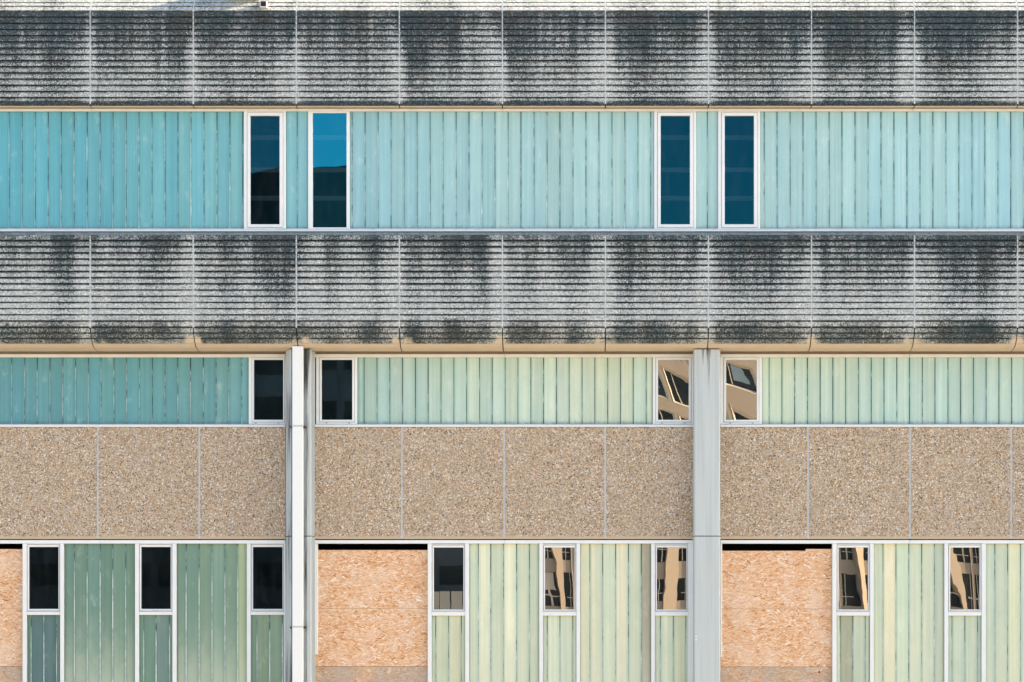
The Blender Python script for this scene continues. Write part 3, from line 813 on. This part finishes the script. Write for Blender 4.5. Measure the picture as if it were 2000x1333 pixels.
chipboard(615.2, 835.4, 1302.6, PB, .032, M['osb_old'], 'greyed weathered chipboard sheet at foot of the opening right of the drainpipe', 3)
chipboard(1410.4, 1625.0, 1076.0, 1189.6, .030, M['osb'], 'orange chipboard sheet with a raised corner strip, right of the pale grey column', 4, step=(1574, 1072.6))
chipboard(1407.4, 1625.0, 1190.0, 1302.6, .025, M['osb'], 'orange chipboard sheet, middle one in the opening right of the pale grey column', 5)
t6 = chipboard(1407.4, 1625.0, 1303.2, PB, .031, M['osb_old'], 'dull brown chipboard sheet with a dark knot hole, right of the pale grey column', 6)
MB().cyl((wx(1600.5) - t6.location.x, -.006, wz(1313) - t6.location.z), 1, .014, .006).build('knot_hole', M['gasket'], t6)
chipboard(-184, 45.0, 1072.8, 1188.0, .030, M['osb'], 'orange chipboard sheet at the far left edge, top one in its opening', 7)
chipboard(-184, 45.0, 1188.4, 1302.0, .025, M['osb'], 'orange chipboard sheet at the far left edge, middle one in its opening', 8)
chipboard(-184, 45.0, 1302.6, PB, .028, M['osb_old'], 'grey dirty chipboard sheet at the bottom left corner beside the first window', 9)

# ------------------------------------------------------------------ across the open ground: what the windows mirror
YO = -140.0
A = thing('concrete_block', 'tan concrete block with deep window reveals, mirrored in the right hand windows', 'building', (0, YO, 0))
ax0, ax1, st_h, nst = -5.4, 48.0, 2.9, 8
HA = 1.2 + nst * st_h + .4
MB().box(ax0, ax1, -14, -.9, 0.01, HA - .4).build('core', M['tan'], A)
for k in range(nst + 1):
    z0 = .01 if k == 0 else 1.2 + k * st_h - 1.0
    z1 = HA if k == nst else 1.2 + k * st_h
    MB().box(ax0, ax1, -.9, -.02, z0, z1).build('spandrel', M['tan'], A)
def reveal_mesh(w, h):                               # splayed surround: its left and lower faces catch the low sun
    o, d = .17, .30; V = []; F = []
    for (x, z, y) in [(-w/2, 0, 0), (w/2, 0, 0), (w/2, h, 0), (-w/2, h, 0)]: V.append((x, y, z))
    for (x, z) in [(-w/2 - o, -o), (w/2 + o, -o), (w/2 + o, h + o), (-w/2 - o, h + o)]: V.append((x, d, z))
    for (x, z) in [(-w/2 - o, -o), (w/2 + o, -o), (w/2 + o, h + o), (-w/2 - o, h + o)]: V.append((x, -.2, z))
    for i in range(4): j = (i + 1) % 4; F += [(i, j, 4 + j, 4 + i), (4 + i, 4 + j, 8 + j, 8 + i)]
    me = bpy.data.meshes.new('reveal'); me.from_pydata(V, [], F); me.materials.append(M['pale']); me.update(); return me
def win_mesh(w, h):
    me = MB().box(-w/2, w/2, -.06, 0, 0, h).mesh('window'); me.materials.append(M['farglass']); return me
def bar_mesh(h):
    me = MB().box(-.03, .03, .01, .10, .02, h - .02).mesh('glazing_bar'); me.materials.append(M['pale']); return me
ble = MB().box(-.28, .28, .01, .03, .4, 1.56).mesh('blind'); ble.materials.append(M['blind'])
A.rotation_euler = (0, 0, radians(-11))
w1, w2, wr1, wr2, b2 = win_mesh(.74, 1.9), win_mesh(1.6, 1.58), None, reveal_mesh(1.6, 1.58), bar_mesh(1.58)
b1 = MB().box(-.025, .025, .01, .09, .02, 1.88).box(-.36, .36, .01, .06, .62, .68).mesh('glazing_bar'); b1.materials.append(M['pale'])
bl1 = MB().box(-.29, .29, .004, .03, .9, 1.86).mesh('blind'); bl1.materials.append(M['pale'])
for i in range(int((ax1 - ax0) / 1.12) + 1):         # lower storeys: narrow windows between upright fins
    x = ax0 + .3 + i * 1.12
    m = MB(); n = len(m.v)
    m.v += [(x - .16, -.9, .01), (x + .16, -.9, .01), (x + .16, .02, .01), (x - .16, .10 if i % 3 else .30, .01)]
    m.v += [(p[0], p[1], 10.0) for p in m.v[:4]]
    m.f += [(0, 3, 2, 1), (4, 5, 6, 7), (0, 1, 5, 4), (1, 2, 6, 5), (2, 3, 7, 6), (3, 0, 4, 7)]
    m.build('fin', M['tan'], A)
    for k in range(3):
        if x + .56 < ax1:
            w = link('window', w1, None, A, (x + .56, -.14, 1.2 + k * st_h))
            link('glazing_bar', b1, None, w, ((-.12, .1, .2)[(i + k) % 3], 0, 0))
            if (i * 5 + k) % 4 == 0: link('blind', bl1, None, w, (0, 0, 0))
        if k == 1 and i % 2 == 0: MB().box(x + .25, x + .87, -.2, -.16, 4.75, 4.82).build('hand_rail', M['pale'], A)
nb2 = int((ax1 - ax0) / 2.3)
for i in range(nb2 + 1):
    x = ax0 + .2 + i * 2.3
    MB().box(x - .20, x + .20, -.9, -.03, 9.9, HA - .02).build('pier', M['tan'], A)
    for k in range(3, nst):
        if i == nb2: continue
        w = link('window', w2, None, A, (x + 1.15, -.30, 1.36 + k * st_h))
        link('reveal', wr2, None, w); link('glazing_bar', b2, None, w, (-.28, 0, 0))
        if (i * 7 + k * 3) % 5 < 3: link('blind', ble, None, w, (.2, 0.0, 0))
Bd = thing('dark_tower', 'tall dark clad tower with a sloping roof, mirrored in the left hand windows', 'building', (0, YO, 0))
v = [(-60, 29.0), (-30, 30.8), (-24.5, 31.7), (-19.5, 33.0), (-12, 34.2), (-6, 34.2)]
V = []; F = []
for y in (0, -16):
    for x, z in v: V += [(x, y, .01), (x, y, z)]
n = len(v)
for s in (0, 2 * n):
    for i in range(n - 1): a = s + 2 * i; F.append((a, a + 2, a + 3, a + 1))
for i in range(n - 1): a = 2 * i; F.append((a + 1, a + 3, a + 3 + 2 * n, a + 1 + 2 * n)); F.append((a, a + 2, a + 2 + 2 * n, a + 2 * n))
F += [(0, 1, 1 + 2 * n, 2 * n), (2*n - 2, 2*n - 1, 4*n - 1, 4*n - 2)]
me = bpy.data.meshes.new('cladding'); me.from_pydata(V, [], F); me.update(); link('cladding', me, M['darkclad'], Bd)
wt = MB().box(-1.1, 1.1, 0, .06, 0, 1.8).mesh('window'); wt.materials.append(M['farglass'])
for k in range(8):
    for i in range(17): link('window', wt, None, Bd, (-58 + i * 3.1, .02, 1.5 + k * 3.6))
Sd = thing('panelled_shed', 'low pale shed clad in upright panels, mirrored beside the boarded opening', 'shed', (-11, -132, 0))
for i in range(12):
    MB().box(-3.6 + i * .62, -3.6 + i * .62 + .57, -.06, 0, .01, 4.45).build('wall_panel', M['pale'], Sd)
MB().box(-3.7, 4.0, -6, -.08, .01, 4.5).build('shed_body', M['darkclad'], Sd)
